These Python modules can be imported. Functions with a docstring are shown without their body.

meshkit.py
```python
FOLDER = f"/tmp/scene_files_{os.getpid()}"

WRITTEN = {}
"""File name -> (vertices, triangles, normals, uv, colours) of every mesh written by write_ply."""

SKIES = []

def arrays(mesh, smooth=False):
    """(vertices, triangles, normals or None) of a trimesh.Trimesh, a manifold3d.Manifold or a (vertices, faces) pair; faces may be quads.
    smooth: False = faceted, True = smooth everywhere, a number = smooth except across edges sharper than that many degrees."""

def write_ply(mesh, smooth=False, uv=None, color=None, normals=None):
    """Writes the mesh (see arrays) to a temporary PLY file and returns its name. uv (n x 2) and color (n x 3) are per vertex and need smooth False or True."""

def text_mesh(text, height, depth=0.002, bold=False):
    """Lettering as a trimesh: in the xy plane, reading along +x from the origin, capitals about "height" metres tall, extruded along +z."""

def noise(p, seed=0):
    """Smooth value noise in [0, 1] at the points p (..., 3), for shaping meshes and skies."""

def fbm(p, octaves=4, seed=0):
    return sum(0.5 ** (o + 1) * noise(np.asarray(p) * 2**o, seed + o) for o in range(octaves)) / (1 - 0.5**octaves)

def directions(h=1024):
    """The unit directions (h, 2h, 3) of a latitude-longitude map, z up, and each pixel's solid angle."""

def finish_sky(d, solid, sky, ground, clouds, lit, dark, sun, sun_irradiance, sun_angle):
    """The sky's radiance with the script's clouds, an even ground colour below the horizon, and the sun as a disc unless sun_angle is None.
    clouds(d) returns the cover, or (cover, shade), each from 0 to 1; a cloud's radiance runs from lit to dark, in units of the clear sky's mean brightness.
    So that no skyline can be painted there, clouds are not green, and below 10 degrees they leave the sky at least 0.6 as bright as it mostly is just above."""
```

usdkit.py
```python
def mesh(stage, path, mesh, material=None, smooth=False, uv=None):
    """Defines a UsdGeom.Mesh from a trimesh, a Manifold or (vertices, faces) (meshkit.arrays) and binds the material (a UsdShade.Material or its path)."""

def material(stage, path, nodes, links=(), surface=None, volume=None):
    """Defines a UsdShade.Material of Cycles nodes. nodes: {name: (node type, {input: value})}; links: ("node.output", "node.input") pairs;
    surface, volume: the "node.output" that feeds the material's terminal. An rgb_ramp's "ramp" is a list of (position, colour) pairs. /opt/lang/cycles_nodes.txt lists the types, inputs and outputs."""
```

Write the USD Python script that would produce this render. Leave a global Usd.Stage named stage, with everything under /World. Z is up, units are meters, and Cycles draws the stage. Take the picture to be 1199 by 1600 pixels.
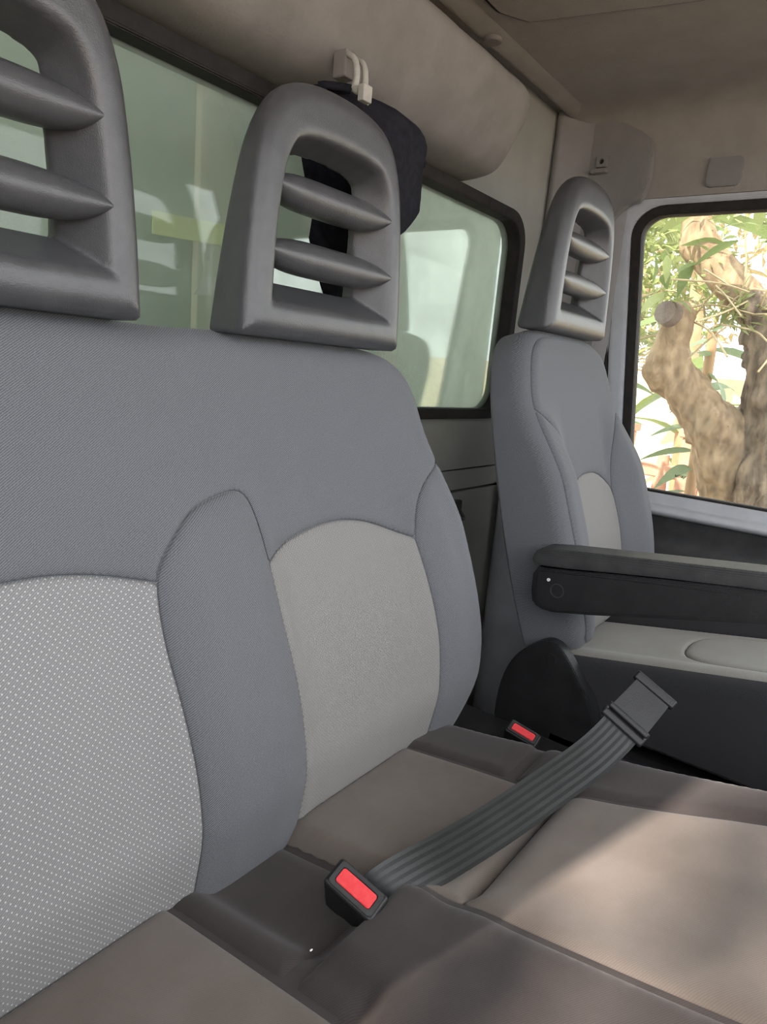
import math
import numpy as np
import trimesh, shapely, usdkit, meshkit
import manifold3d as m3
import shapely.affinity
from shapely.geometry import Polygon, Point, LineString, box as sbox
from scipy.spatial import Delaunay
from pxr import Usd, UsdGeom, UsdLux, UsdShade, Gf, Sdf, Vt

stage = Usd.Stage.CreateInMemory()
UsdGeom.SetStageUpAxis(stage, UsdGeom.Tokens.z)
UsdGeom.SetStageMetersPerUnit(stage, 1.0)
world = UsdGeom.Xform.Define(stage, '/World')
stage.SetDefaultPrim(world.GetPrim())
UsdGeom.Scope.Define(stage, '/World/Looks')
rng = np.random.default_rng(7)

# ------------------------------------------------------------------ camera
FPX = 1050.0                      # focal length in pixels of the 1199 px wide frame
EX = np.array([0.609517, -0.115778, 0.784306])      # cab's x, y, z axes in (right, down, forward)
EY = np.array([-0.787868, -0.197768, 0.583098]); EY -= EX * (EX @ EY); EX /= np.linalg.norm(EX); EY /= np.linalg.norm(EY)
EZ = np.cross(EX, EY); EZ *= -np.sign(EZ[1])
Rw = np.array([EX, EY, EZ])
right, up_, back = Rw @ [1, 0, 0], Rw @ [0, -1, 0], Rw @ [0, 0, -1]
cam = UsdGeom.Camera.Define(stage, '/World/camera')
M = np.eye(4); M[0, :3], M[1, :3], M[2, :3], M[3, :3] = right, up_, back, (0, 0, 1.0)
cam.AddTransformOp().Set(Gf.Matrix4d(M.tolist()))
cam.CreateHorizontalApertureAttr(36.0); cam.CreateVerticalApertureAttr(36.0 * 1600 / 1199)
cam.CreateFocalLengthAttr(FPX / 1199 * 36)
cam.CreateClippingRangeAttr(Gf.Vec2f(0.03, 500))
cam.CreateExposureAttr(0.42)

# ------------------------------------------------------------------ light
dome = UsdLux.DomeLight.Define(stage, '/World/sky')
dome.CreateIntensityAttr(1.0)
dome.CreateColorAttr(Gf.Vec3f(0.96, 0.98, 1.02))
sun = UsdLux.DistantLight.Define(stage, '/World/sun')
SUN_D = np.array([0.70, -0.20, -0.68]); SUN_D /= np.linalg.norm(SUN_D)
def z_to(d):                      # rotation whose -z axis is d
    b = -np.asarray(d, float); a = np.cross([0, 1, 0], b); a /= np.linalg.norm(a); c = np.cross(b, a)
    m = np.eye(4); m[0, :3], m[1, :3], m[2, :3] = a, c, b
    return Gf.Matrix4d(m.tolist())
sun.AddTransformOp().Set(z_to(SUN_D))
sun.CreateIntensityAttr(2.3); sun.CreateNormalizeAttr(True); sun.CreateAngleAttr(1.2); sun.CreateColorAttr(Gf.Vec3f(1.0, 0.88, 0.78))

# ------------------------------------------------------------------ materials
MATS = {}
def mat(name, col, rough=0.6, col2=None, nscale=6.0, bump=0.0, bscale=300.0, spec=0.4, metal=0.0, sheen=0.0, uv=False, extra=None, ramp=(0.35, 0.65), stretch=None, detail=4):
    nodes = {'tc': ('texture_coordinate', {}), 'p': ('principled_bsdf', {'base_color': col, 'roughness': rough, 'specular_ior_level': spec, 'metallic': metal, 'sheen_weight': sheen})}
    links = []
    src = 'tc.UV' if uv else 'g.position'
    if not uv: nodes['g'] = ('geometry', {})
    if stretch:
        nodes['mp'] = ('mapping', {'scale': stretch}); links.append((src, 'mp.vector')); src = 'mp.vector'
    if col2 is not None:
        nodes['n'] = ('noise_texture', {'scale': nscale, 'detail': detail, 'roughness': 0.6})
        nodes['r'] = ('rgb_ramp', {'ramp': [(ramp[0], col), (ramp[1], col2)]})
        links += [(src, 'n.vector'), ('n.fac', 'r.fac'), ('r.color', 'p.base_color')]
    if bump:
        nodes['bn'] = ('noise_texture', {'scale': bscale, 'detail': 2})
        nodes['b'] = ('bump', {'strength': bump, 'distance': 0.002})
        links += [(src, 'bn.vector'), ('bn.fac', 'b.height'), ('b.normal', 'p.normal')]
    MATS[name] = usdkit.material(stage, '/World/Looks/' + name, nodes, links, surface='p.BSDF')
    return MATS[name]

def fabric(name, dark, light, dots=None, dot_scale=90.0, soil=None, bump=0.22):
    """Woven cloth: fine twill in UV metres, optional dotted pattern, optional soiling."""
    nodes = {'tc': ('texture_coordinate', {}),
             'm1': ('mapping', {'rotation': (0, 0, 0.95)}), 'w': ('wave_texture', {'scale': 165, 'distortion': 1.2, 'detail': 1, 'detail_scale': 3.0}),
             'm2': ('mapping', {'scale': (520, 1300, 1), 'rotation': (0, 0, -0.25)}), 'w2': ('noise_texture', {'scale': 1.0, 'detail': 1}),
             'av': ('mix_color', {'fac': 0.62}),
             'r': ('rgb_ramp', {'ramp': [(0.38, dark), (0.62, light)]}),
             'b': ('bump', {'strength': bump, 'distance': 0.0008}),
             'p': ('principled_bsdf', {'roughness': 0.88, 'specular_ior_level': 0.2, 'sheen_weight': 0.12, 'sheen_roughness': 0.5})}
    links = [('tc.UV', 'm1.vector'), ('m1.vector', 'w.vector'), ('tc.UV', 'm2.vector'), ('m2.vector', 'w2.vector'),
             ('w.fac', 'av.a'), ('w2.fac', 'av.b'), ('av.result', 'r.fac'), ('av.result', 'b.height'), ('b.normal', 'p.normal')]
    out = 'r.color'
    if soil:
        nodes['sn'] = ('noise_texture', {'scale': 7.0, 'detail': 5, 'roughness': 0.6})
        nodes['sr'] = ('rgb_ramp', {'ramp': [(0.35, (1, 1, 1)), (0.7, soil)]})
        nodes['sm'] = ('mix_color', {'blend_type': 'multiply', 'fac': 1.0})
        links += [('tc.UV', 'sn.vector'), ('sn.fac', 'sr.fac'), (out, 'sm.a'), ('sr.color', 'sm.b')]; out = 'sm.result'
    if dots:
        nodes['dm'] = ('mapping', {'scale': (dot_scale, dot_scale * 0.95, 1), 'rotation': (0, 0, math.pi / 4)})
        nodes['dv'] = ('voronoi_texture', {'dimensions': '2D', 'scale': 1.0, 'randomness': 0.0})
        nodes['dr'] = ('rgb_ramp', {'ramp': [(0.0, (1, 1, 1)), (0.11, (1, 1, 1)), (0.19, (0, 0, 0)), (1, (0, 0, 0))]})
        nodes['dx'] = ('mix_color', {'b': dots})
        links += [('tc.UV', 'dm.vector'), ('dm.vector', 'dv.vector'), ('dv.distance', 'dr.fac'), ('dr.color', 'dx.fac'), (out, 'dx.a')]; out = 'dx.result'
    links.append((out, 'p.base_color'))
    MATS[name] = usdkit.material(stage, '/World/Looks/' + name, nodes, links, surface='p.BSDF')
    return MATS[name]

fabric('fabric_slate', (0.090, 0.094, 0.102), (0.166, 0.171, 0.183))
fabric('fabric_grey_dots', (0.19, 0.187, 0.187), (0.27, 0.266, 0.264), dots=(0.52, 0.52, 0.51), dot_scale=205)
fabric('fabric_grey_fine', (0.175, 0.169, 0.160), (0.255, 0.247, 0.236), dots=(0.30, 0.295, 0.28), dot_scale=300)
fabric('fabric_taupe', (0.150, 0.128, 0.113), (0.172, 0.148, 0.131), soil=(0.76, 0.73, 0.70), bump=0.06)
fabric('fabric_brown', (0.034, 0.029, 0.028), (0.042, 0.036, 0.035), soil=(1.5, 1.45, 1.4), bump=0.06)
fabric('fabric_driver_cushion', (0.25, 0.245, 0.222), (0.29, 0.285, 0.26), soil=(0.85, 0.83, 0.8), bump=0.08)
fabric('fabric_black', (0.022, 0.022, 0.024), (0.036, 0.036, 0.038))
mat('plastic_headrest', (0.058, 0.059, 0.063), 0.33, (0.070, 0.071, 0.075), 40, 0.22, 900, 0.6)
mat('plastic_black', (0.014, 0.014, 0.015), 0.42, (0.02, 0.02, 0.021), 30, 0.15, 700)
mat('plastic_charcoal', (0.035, 0.035, 0.036), 0.5, (0.05, 0.05, 0.05), 30, 0.15, 700)
mat('headliner', (0.255, 0.235, 0.217), 0.95, (0.285, 0.263, 0.245), 14, 0.5, 420, 0.1)
mat('headliner_box', (0.185, 0.172, 0.160), 0.85, (0.225, 0.21, 0.198), 12, 0.25, 260, 0.2)
mat('trim_grey', (0.185, 0.176, 0.172), 0.6, (0.215, 0.206, 0.202), 10, 0.1, 500)
mat('trim_light', (0.38, 0.39, 0.41), 0.45, (0.43, 0.44, 0.46), 14, 0.05, 500)
mat('wall_panel', (0.27, 0.268, 0.242), 0.5, (0.305, 0.303, 0.275), 8, 0.08, 400)
mat('rubber', (0.018, 0.016, 0.015), 0.7, (0.028, 0.025, 0.022), 30, 0.1, 400, 0.25)
mat('paint_white', (0.42, 0.43, 0.46), 0.25, (0.46, 0.47, 0.50), 20)
mat('floor_mat', (0.02, 0.02, 0.02), 0.9, (0.035, 0.033, 0.03), 40, 0.3, 300)
mat('metal_dark', (0.10, 0.10, 0.11), 0.35, metal=0.8)
mat('metal_bright', (0.55, 0.55, 0.55), 0.3, metal=1.0)
mat('clip_beige', (0.42, 0.40, 0.36), 0.45, (0.34, 0.32, 0.29), 60)
mat('red_button', (0.75, 0.055, 0.065), 0.35, (0.80, 0.085, 0.09), 120)
mat('cap_cloth', (0.012, 0.012, 0.017), 0.9, (0.022, 0.022, 0.028), 90, 0.4, 900, 0.15)
mat('webbing', (0.016, 0.018, 0.018), 0.40, (0.022, 0.024, 0.024), 8, 0.1, 900, 0.5)
mat('paper_white', (0.72, 0.71, 0.68), 0.7)
mat('box_wall', (0.40, 0.46, 0.41), 0.6, (0.47, 0.53, 0.47), 3, 0.0)
mat('box_post', (0.56, 0.55, 0.46), 0.6, (0.62, 0.61, 0.51), 5, 0.0)
mat('reflection_yellow', (0.80, 0.85, 0.32), 0.5, (0.88, 0.90, 0.5), 60)  # leaf reflection of the rear glass, put into a strip's colour
mat('bark', (0.085, 0.060, 0.046), 0.95, (0.33, 0.25, 0.19), 24, 1.0, 60, 0.1, ramp=(0.36, 0.66), detail=9, stretch=(1, 1, 0.45))
mat('bark_pale', (0.20, 0.135, 0.085), 0.95, (0.44, 0.32, 0.21), 24, 0.9, 60, 0.1, ramp=(0.36, 0.66), detail=9, stretch=(1, 1, 0.45))
mat('cut_wood', (0.13, 0.095, 0.085), 0.9, (0.19, 0.14, 0.12), 30)
mat('stem_tan', (0.36, 0.22, 0.12), 0.7, (0.46, 0.30, 0.17), 8)
mat('twig', (0.42, 0.33, 0.20), 0.9, (0.52, 0.42, 0.27), 20)
mat('terracotta', (0.50, 0.26, 0.18), 0.9, (0.60, 0.34, 0.24), 9, 0.2, 80)
mat('render_cream', (0.58, 0.52, 0.37), 0.9, (0.66, 0.60, 0.45), 3, 0.1, 40)
mat('dry_ground', (0.42, 0.34, 0.25), 1.0, (0.55, 0.46, 0.34), 4, 0.4, 30, 0.1)
mat('steel_bolt', (0.03, 0.03, 0.03), 0.4, metal=0.4)
mat('ink', (0.03, 0.03, 0.03), 0.6)

def leaf_mat(name, c1, c2):
    MATS[name] = usdkit.material(stage, '/World/Looks/' + name, {
        'oi': ('geometry', {}), 'r': ('rgb_ramp', {'ramp': [(0, c1), (1, c2)]}),
        'd': ('principled_bsdf', {'roughness': 0.5, 'specular_ior_level': 0.3}), 't': ('translucent_bsdf', {}), 'm': ('mix_closure', {'fac': 0.4})},
        [('oi.random_per_island', 'r.fac'), ('r.color', 'd.base_color'), ('r.color', 't.color'), ('d.BSDF', 'm.closure1'), ('t.BSDF', 'm.closure2')], surface='m.closure')
leaf_mat('leaf_green', (0.16, 0.22, 0.075), (0.33, 0.38, 0.16))
leaf_mat('leaf_pale', (0.30, 0.35, 0.14), (0.48, 0.48, 0.22))
leaf_mat('leaf_blue', (0.19, 0.26, 0.15), (0.32, 0.38, 0.24))
leaf_mat('leaf_dry', (0.40, 0.32, 0.16), (0.58, 0.50, 0.28))

def glass(name, tint, grime, g0, g1, scale, refl=1.0):
    MATS[name] = usdkit.material(stage, '/World/Looks/' + name, {
        'f': ('fresnel', {'IOR': 1.5}), 'fm': ('math', {'math_type': 'multiply', 'value2': refl, 'use_clamp': True}),
        't': ('transparent_bsdf', {'color': tint}), 'g': ('glossy_bsdf', {'roughness': 0.03, 'color': (1, 1, 1)}), 'mx': ('mix_closure', {}),
        'geo': ('geometry', {}), 'n': ('noise_texture', {'scale': scale, 'detail': 5, 'roughness': 0.65}),
        'mr': ('map_range', {'from_min': 0.3, 'from_max': 0.75, 'to_min': g0, 'to_max': g1, 'clamp': True}),
        'dd': ('diffuse_bsdf', {'color': grime}), 'tl': ('translucent_bsdf', {'color': grime}), 'dt': ('mix_closure', {'fac': 0.6}), 'o': ('mix_closure', {})},
        [('f.fac', 'fm.value1'), ('fm.value', 'mx.fac'), ('t.BSDF', 'mx.closure1'), ('g.BSDF', 'mx.closure2'), ('geo.position', 'n.vector'), ('n.fac', 'mr.value'),
         ('dd.BSDF', 'dt.closure1'), ('tl.BSDF', 'dt.closure2'), ('mr.result', 'o.fac'), ('mx.closure', 'o.closure1'), ('dt.closure', 'o.closure2')], surface='o.closure')
glass('glass_dirty', (0.84, 0.90, 0.85), (0.64, 0.70, 0.64), 0.14, 0.36, 3.5, 0.62)
glass('glass_clear', (0.93, 0.95, 0.92), (0.6, 0.6, 0.55), 0.01, 0.04, 6)

# ------------------------------------------------------------------ scene helpers
USED = {}
def numbered(parent, name):
    k = (parent, name); n = USED.get(k, -1) + 1; USED[k] = n
    return name if n == 0 else f'{name}_{n:03d}'
ORIGIN = {}
def thing(name, label=None, cat=None, loc=(0, 0, 0), group=None, kind=None):
    path = '/World/' + numbered('/World', name)
    x = UsdGeom.Xform.Define(stage, path); x.AddTranslateOp().Set(Gf.Vec3d(*map(float, loc)))
    ORIGIN[path] = np.array(loc, float)
    tag(x.GetPrim(), label, cat, group, kind)
    return path
def tag(p, label=None, cat=None, group=None, kind=None):
    for k, v in (('label', label), ('category', cat), ('group', group), ('kind', kind)):
        if v: p.SetCustomDataByKey(k, v)
def origin(path):
    while path:
        if path in ORIGIN: return ORIGIN[path]
        path = path.rpartition('/')[0]
    return np.zeros(3)
def part(parent, name, mesh, material, smooth=30, uv=None, label=None, cat=None, group=None, kind=None):
    path = parent + '/' + numbered(parent, name)
    v, f = (np.asarray(mesh.vertices, float), np.asarray(mesh.faces)) if hasattr(mesh, 'faces') else meshkit.arrays(mesh)[:2]
    usdkit.mesh(stage, path, (v - origin(parent), f), MATS[material], smooth=smooth, uv=uv)
    tag(stage.GetPrimAtPath(path), label, cat, group, kind)
    return path
def struct(name, mesh, material, smooth=30, label=None):
    return part('/World', name, mesh, material, smooth, kind='structure', label=label)

# ------------------------------------------------------------------ mesh helpers
cat_ = trimesh.util.concatenate
def box(x0, x1, y0, y1, z0, z1, bev=0.0):
    if bev <= 0:
        m = trimesh.creation.box([x1 - x0, y1 - y0, z1 - z0]); m.apply_translation([(x0 + x1) / 2, (y0 + y1) / 2, (z0 + z1) / 2]); return m
    s = []
    for cx in (x0 + bev, x1 - bev):
        for cy in (y0 + bev, y1 - bev):
            for cz in (z0 + bev, z1 - bev): s.append(m3.Manifold.sphere(bev, 16).translate([cx, cy, cz]))
    return tm(m3.Manifold.batch_hull(s))
def tm(m):
    a = m.to_mesh(); return trimesh.Trimesh(a.vert_properties[:, :3], a.tri_verts, process=False)
def frame(o, ax, ay, az):
    m = np.eye(4); m[:3, 0], m[:3, 1], m[:3, 2], m[:3, 3] = ax, ay, az, o; return m
def extrude(poly, d, o, ax, ay, az, bev=0.0, steps=3):
    """Polygon in the (ax, ay) plane at o, extruded d along az; bev rounds the far edge."""
    if bev <= 0:
        ms = [trimesh.creation.extrude_polygon(g, d, engine='earcut') for g in getattr(poly, 'geoms', [poly])]
        m = cat_(ms)
    else:
        parts, z = [], 0.0
        for g in getattr(poly, 'geoms', [poly]):
            cs = m3.CrossSection([np.array(g.exterior.coords)[:-1]] + [np.array(i.coords)[:-1] for i in g.interiors], m3.FillRule.EvenOdd)
            total = m3.Manifold.extrude(cs, d - bev)
            for k in range(steps):
                a0, a1 = math.pi / 2 * k / steps, math.pi / 2 * (k + 1) / steps
                inn = bev * (1 - math.cos((a0 + a1) / 2)); z0, z1 = bev * math.sin(a0), bev * math.sin(a1)
                c2 = cs.offset(-inn, m3.JoinType.Round, 2.0, 32)
                total += m3.Manifold.extrude(c2, (z1 - z0) + 1e-5).translate([0, 0, d - bev + z0 - 1e-5])
            parts.append(tm(total))
        m = cat_(parts)
    T = frame(o, ax, ay, az); m.apply_transform(T)
    if np.linalg.det(T[:3, :3]) < 0: m.invert()
    return m
X, Y, Z = np.eye(3)
def rrect(x0, y0, x1, y1, r):
    return sbox(x0 + r, y0 + r, x1 - r, y1 - r).buffer(r, 8)
def smooth_poly(pts, it=2):
    p = np.array(pts, float)
    for _ in range(it):
        q = np.roll(p, -1, 0); p = np.stack([0.75 * p + 0.25 * q, 0.25 * p + 0.75 * q], 1).reshape(-1, 2)
    return fix(Polygon(p))
def fix(g):
    g = g if g.is_valid else g.buffer(0)
    return max(g.geoms, key=lambda q: q.area) if hasattr(g, 'geoms') else g
def smooth_line(pts, it=2):
    p = np.array(pts, float)
    for _ in range(it):
        q = np.empty((2 * (len(p) - 1), p.shape[1])); q[0::2] = 0.75 * p[:-1] + 0.25 * p[1:]; q[1::2] = 0.25 * p[:-1] + 0.75 * p[1:]
        p = np.vstack([p[:1], q, p[-1:]])
    return p
def tube(pts, r, sides=8):
    p = np.asarray(pts, float); t = np.gradient(p, axis=0); t /= np.linalg.norm(t, axis=1, keepdims=True)
    ref = np.array([0.3, 0.2, 0.93]); a = np.cross(t, ref); a /= np.linalg.norm(a, axis=1, keepdims=True); b = np.cross(t, a)
    r = np.broadcast_to(np.asarray(r, float), (len(p),)); th = np.arange(sides) * 2 * np.pi / sides
    v = p[:, None] + r[:, None, None] * (np.cos(th)[None, :, None] * a[:, None] + np.sin(th)[None, :, None] * b[:, None])
    n = len(p); i, j = np.meshgrid(np.arange(n - 1), np.arange(sides), indexing='ij'); k = (j + 1) % sides
    q = np.stack([i * sides + j, i * sides + k, (i + 1) * sides + k, (i + 1) * sides + j], -1).reshape(-1, 4)
    v = np.vstack([v.reshape(-1, 3), p[:1], p[-1:]]); c0, c1 = n * sides, n * sides + 1
    f = np.vstack([q[:, [0, 1, 2]], q[:, [0, 2, 3]]] + [[[c0, (s + 1) % sides, s] for s in range(sides)], [[c1, (n - 1) * sides + s, (n - 1) * sides + (s + 1) % sides] for s in range(sides)]])
    m = trimesh.Trimesh(v, f, process=False); m.fix_normals(); return m
def nets(fn, lo, hi, h):
    """Surface nets of a signed distance function on a grid."""
    lo, hi = np.array(lo, float), np.array(hi, float); n = np.ceil((hi - lo) / h).astype(int) + 1
    g = np.stack(np.meshgrid(*[lo[k] + h * np.arange(n[k]) for k in range(3)], indexing='ij'), -1)
    V = fn(g[..., 0], g[..., 1], g[..., 2])
    S = V < 0; c = n - 1
    corner = lambda a, i, j, k: a[i:i + c[0], j:j + c[1], k:k + c[2]]
    cnt = sum(corner(S, i, j, k).astype(int) for i in (0, 1) for j in (0, 1) for k in (0, 1))
    act = (cnt > 0) & (cnt < 8)
    acc, num = np.zeros((*c, 3)), np.zeros(c)
    for ax in range(3):
        others = [a for a in range(3) if a != ax]
        for o1 in (0, 1):
            for o2 in (0, 1):
                s = [0, 0, 0]; s[others[0]], s[others[1]] = o1, o2; e = list(s); e[ax] = 1
                a, b = corner(V, *s), corner(V, *e); cr = (a < 0) != (b < 0)
                t = np.where(cr, a / np.where(a == b, 1, a - b), 0)
                p = np.zeros((*c, 3)); p += s; p[..., ax] = t
                acc += p * cr[..., None]; num += cr
    idx = -np.ones(c, int); cells = np.argwhere(act); idx[act] = np.arange(len(cells))
    vert = lo + h * (cells + acc[act] / num[act][:, None])
    faces = []
    for ax in range(3):
        b_, c_ = [(1, 2), (2, 0), (0, 1)][ax]
        s0 = [slice(0, n[k]) for k in range(3)]; s1 = list(s0); s0[ax] = slice(0, n[ax] - 1); s1[ax] = slice(1, n[ax])
        cr = S[tuple(s0)] != S[tuple(s1)]; inside = S[tuple(s0)]
        P = np.argwhere(cr); P = P[(P[:, b_] > 0) & (P[:, c_] > 0) & (P[:, b_] < c[b_]) & (P[:, c_] < c[c_])]
        db, dc = np.eye(3, dtype=int)[b_], np.eye(3, dtype=int)[c_]
        q = np.stack([idx[tuple((P - db - dc).T)], idx[tuple((P - dc).T)], idx[tuple(P.T)], idx[tuple((P - db).T)]], 1)
        fl = ~inside[tuple(P.T)]; q[fl] = q[fl][:, ::-1]; faces.append(q)
    q = np.vstack(faces)
    return trimesh.Trimesh(vert, np.vstack([q[:, [0, 1, 2]], q[:, [0, 2, 3]]]), process=False)
def sd_poly(poly, x, z):
    """2D signed distance of a shapely polygon on a broadcastable grid (x, z)."""
    x, z = np.broadcast_arrays(x, z); pts = shapely.points(x.ravel(), z.ravel())
    d = shapely.distance(pts, poly.boundary); ins = shapely.contains_xy(poly, x.ravel(), z.ravel())
    return np.where(ins, -d, d).reshape(x.shape)
def smin(a, b, k): h = np.clip(0.5 + 0.5 * (b - a) / k, 0, 1); return b * (1 - h) + a * h - k * h * (1 - h)
def smax(a, b, k): return -smin(-a, -b, k)
def ss(a, b, x): t = np.clip((x - a) / (b - a), 0, 1); return t * t * (3 - 2 * t)
def capsule(p, a, b, r0, r1):
    a, b = np.array(a, float), np.array(b, float); ab = b - a
    t = np.clip(((p - a) @ ab) / (ab @ ab), 0, 1)
    return np.linalg.norm(p - a - t[..., None] * ab, axis=-1) - (r0 + (r1 - r0) * t)

def tri2d(poly, sp, rings=()):
    """Points and triangles filling a polygon; rings = inward offsets to sample so that rounded rims are fine."""
    P = [resample(poly.exterior, sp)] + [resample(i, sp) for i in poly.interiors]
    nb = sum(len(p) for p in P)
    for r in rings:
        g = poly.buffer(-r)
        for q in getattr(g, 'geoms', [g]):
            if not q.is_empty: P.append(resample(q.exterior, sp))
    x0, y0, x1, y1 = poly.bounds; hy = sp * 0.866
    gy = np.arange(y0, y1, hy); gx = np.arange(x0, x1, sp)
    gr = np.array([(a + (sp / 2 if k % 2 else 0), b) for k, b in enumerate(gy) for a in gx])
    inn = poly.buffer(-(max(rings) if rings else 0) - sp * 0.55)
    gr = gr[shapely.contains_xy(inn, gr[:, 0], gr[:, 1])]
    P = np.vstack(P + [gr])
    T = Delaunay(P).simplices; c = P[T].mean(1); T = T[shapely.contains_xy(poly, c[:, 0], c[:, 1])]
    ar = np.cross(P[T[:, 1]] - P[T[:, 0]], P[T[:, 2]] - P[T[:, 0]]); T = T[np.abs(ar) > 1e-10]; ar = ar[np.abs(ar) > 1e-10]
    T[ar < 0] = T[ar < 0][:, ::-1]
    return P, T
def resample(ring, sp):
    n = max(8, int(round(ring.length / sp))); 
    return np.array([ring.interpolate(k / n, normalized=True).coords[0] for k in range(n)])
def rim(T):
    e = np.vstack([T[:, [0, 1]], T[:, [1, 2]], T[:, [2, 0]]]); key = np.sort(e, 1)
    _, inv, cnt = np.unique(key, axis=0, return_inverse=True, return_counts=True); return e[cnt[inv.ravel()] == 1]

class Pad:
    """An upholstered pad: outline in its own plane (a, b), a height field over it, a body and seamed panels."""
    def __init__(s, outline, D, o, ax, ay, n, r=0.045, thick=0.10):
        s.outline, s.D, s.o, s.ax, s.ay, s.n, s.r, s.thick = outline, D, np.array(o, float), np.array(ax, float), np.array(ay, float), np.array(n, float), r, thick
    def height(s, P):
        d = np.maximum(shapely.distance(shapely.points(P[:, 0], P[:, 1]), s.outline.boundary), 0) * shapely.contains_xy(s.outline, P[:, 0], P[:, 1])
        t = np.clip(1 - d / s.r, 0, 1)
        return s.D(P[:, 0], P[:, 1]) - s.r * (1 - np.sqrt(np.clip(1 - t * t, 0, 1)))
    def to3(s, P, h): return s.o + P[:, :1] * s.ax + P[:, 1:] * s.ay + h[:, None] * s.n
    def rings(s): return (s.r * 0.06, s.r * 0.2, s.r * 0.42, s.r * 0.75)
    def body(s, sp=0.012, drop=0.004):
        P, T = tri2d(s.outline, sp, s.rings())
        top = s.to3(P, s.height(P) - drop)
        bot = s.to3(P, np.full(len(P), -s.thick) - 0.02 * (1 - np.clip(shapely.distance(shapely.points(P[:, 0], P[:, 1]), s.outline.boundary) / 0.03, 0, 1)) * -1)
        n = len(P); e = rim(T)
        f = np.vstack([T, T[:, ::-1] + n, np.stack([e[:, 0], e[:, 0] + n, e[:, 1] + n], 1), np.stack([e[:, 0], e[:, 1] + n, e[:, 1]], 1)])
        c = P - np.array(s.outline.centroid.coords[0]); c /= np.linalg.norm(c, axis=1, keepdims=True) + 1e-9
        return trimesh.Trimesh(np.vstack([top, bot]), f, process=False), np.vstack([P, P + abs(s.thick) * c])
    def panel(s, poly, sp=0.008, w=0.012, dip=0.005, skirt=0.012, lift=0.002):
        poly = poly.intersection(s.outline.buffer(-0.003))
        if poly.geom_type != 'Polygon': poly = max(poly.geoms, key=lambda g: g.area)
        P, T = tri2d(poly, sp, (0.0015, 0.004, 0.008))
        extra = []
        d = shapely.distance(shapely.points(P[:, 0], P[:, 1]), poly.boundary)
        h = s.height(P) + lift - dip * (1 - np.clip(d / w, 0, 1)) ** 2.2
        e = rim(T); n = len(P)
        ids = np.unique(e); mp = {a: n + k for k, a in enumerate(ids)}
        lo = s.to3(P[ids], h[ids] - skirt)
        E = np.array([[mp[a], mp[b]] for a, b in e])
        f = np.vstack([T, np.stack([e[:, 0], E[:, 0], E[:, 1]], 1), np.stack([e[:, 0], E[:, 1], e[:, 1]], 1)])
        return trimesh.Trimesh(np.vstack([s.to3(P, h), lo]), f, process=False), np.vstack([P, P[ids]])

# ================================================================== SETTING: the cab shell
CAB_R, WALL_Y, CEIL = 1.85, 0.86, 1.66
struct('trim_4', box(0.90, 1.145, -0.10, 0.80, 0.0, 0.345, 0.02), 'plastic_black')
struct('floor', box(-0.16, 1.9, -1.3, 0.9, -0.04, 0.0), 'floor_mat')

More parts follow.
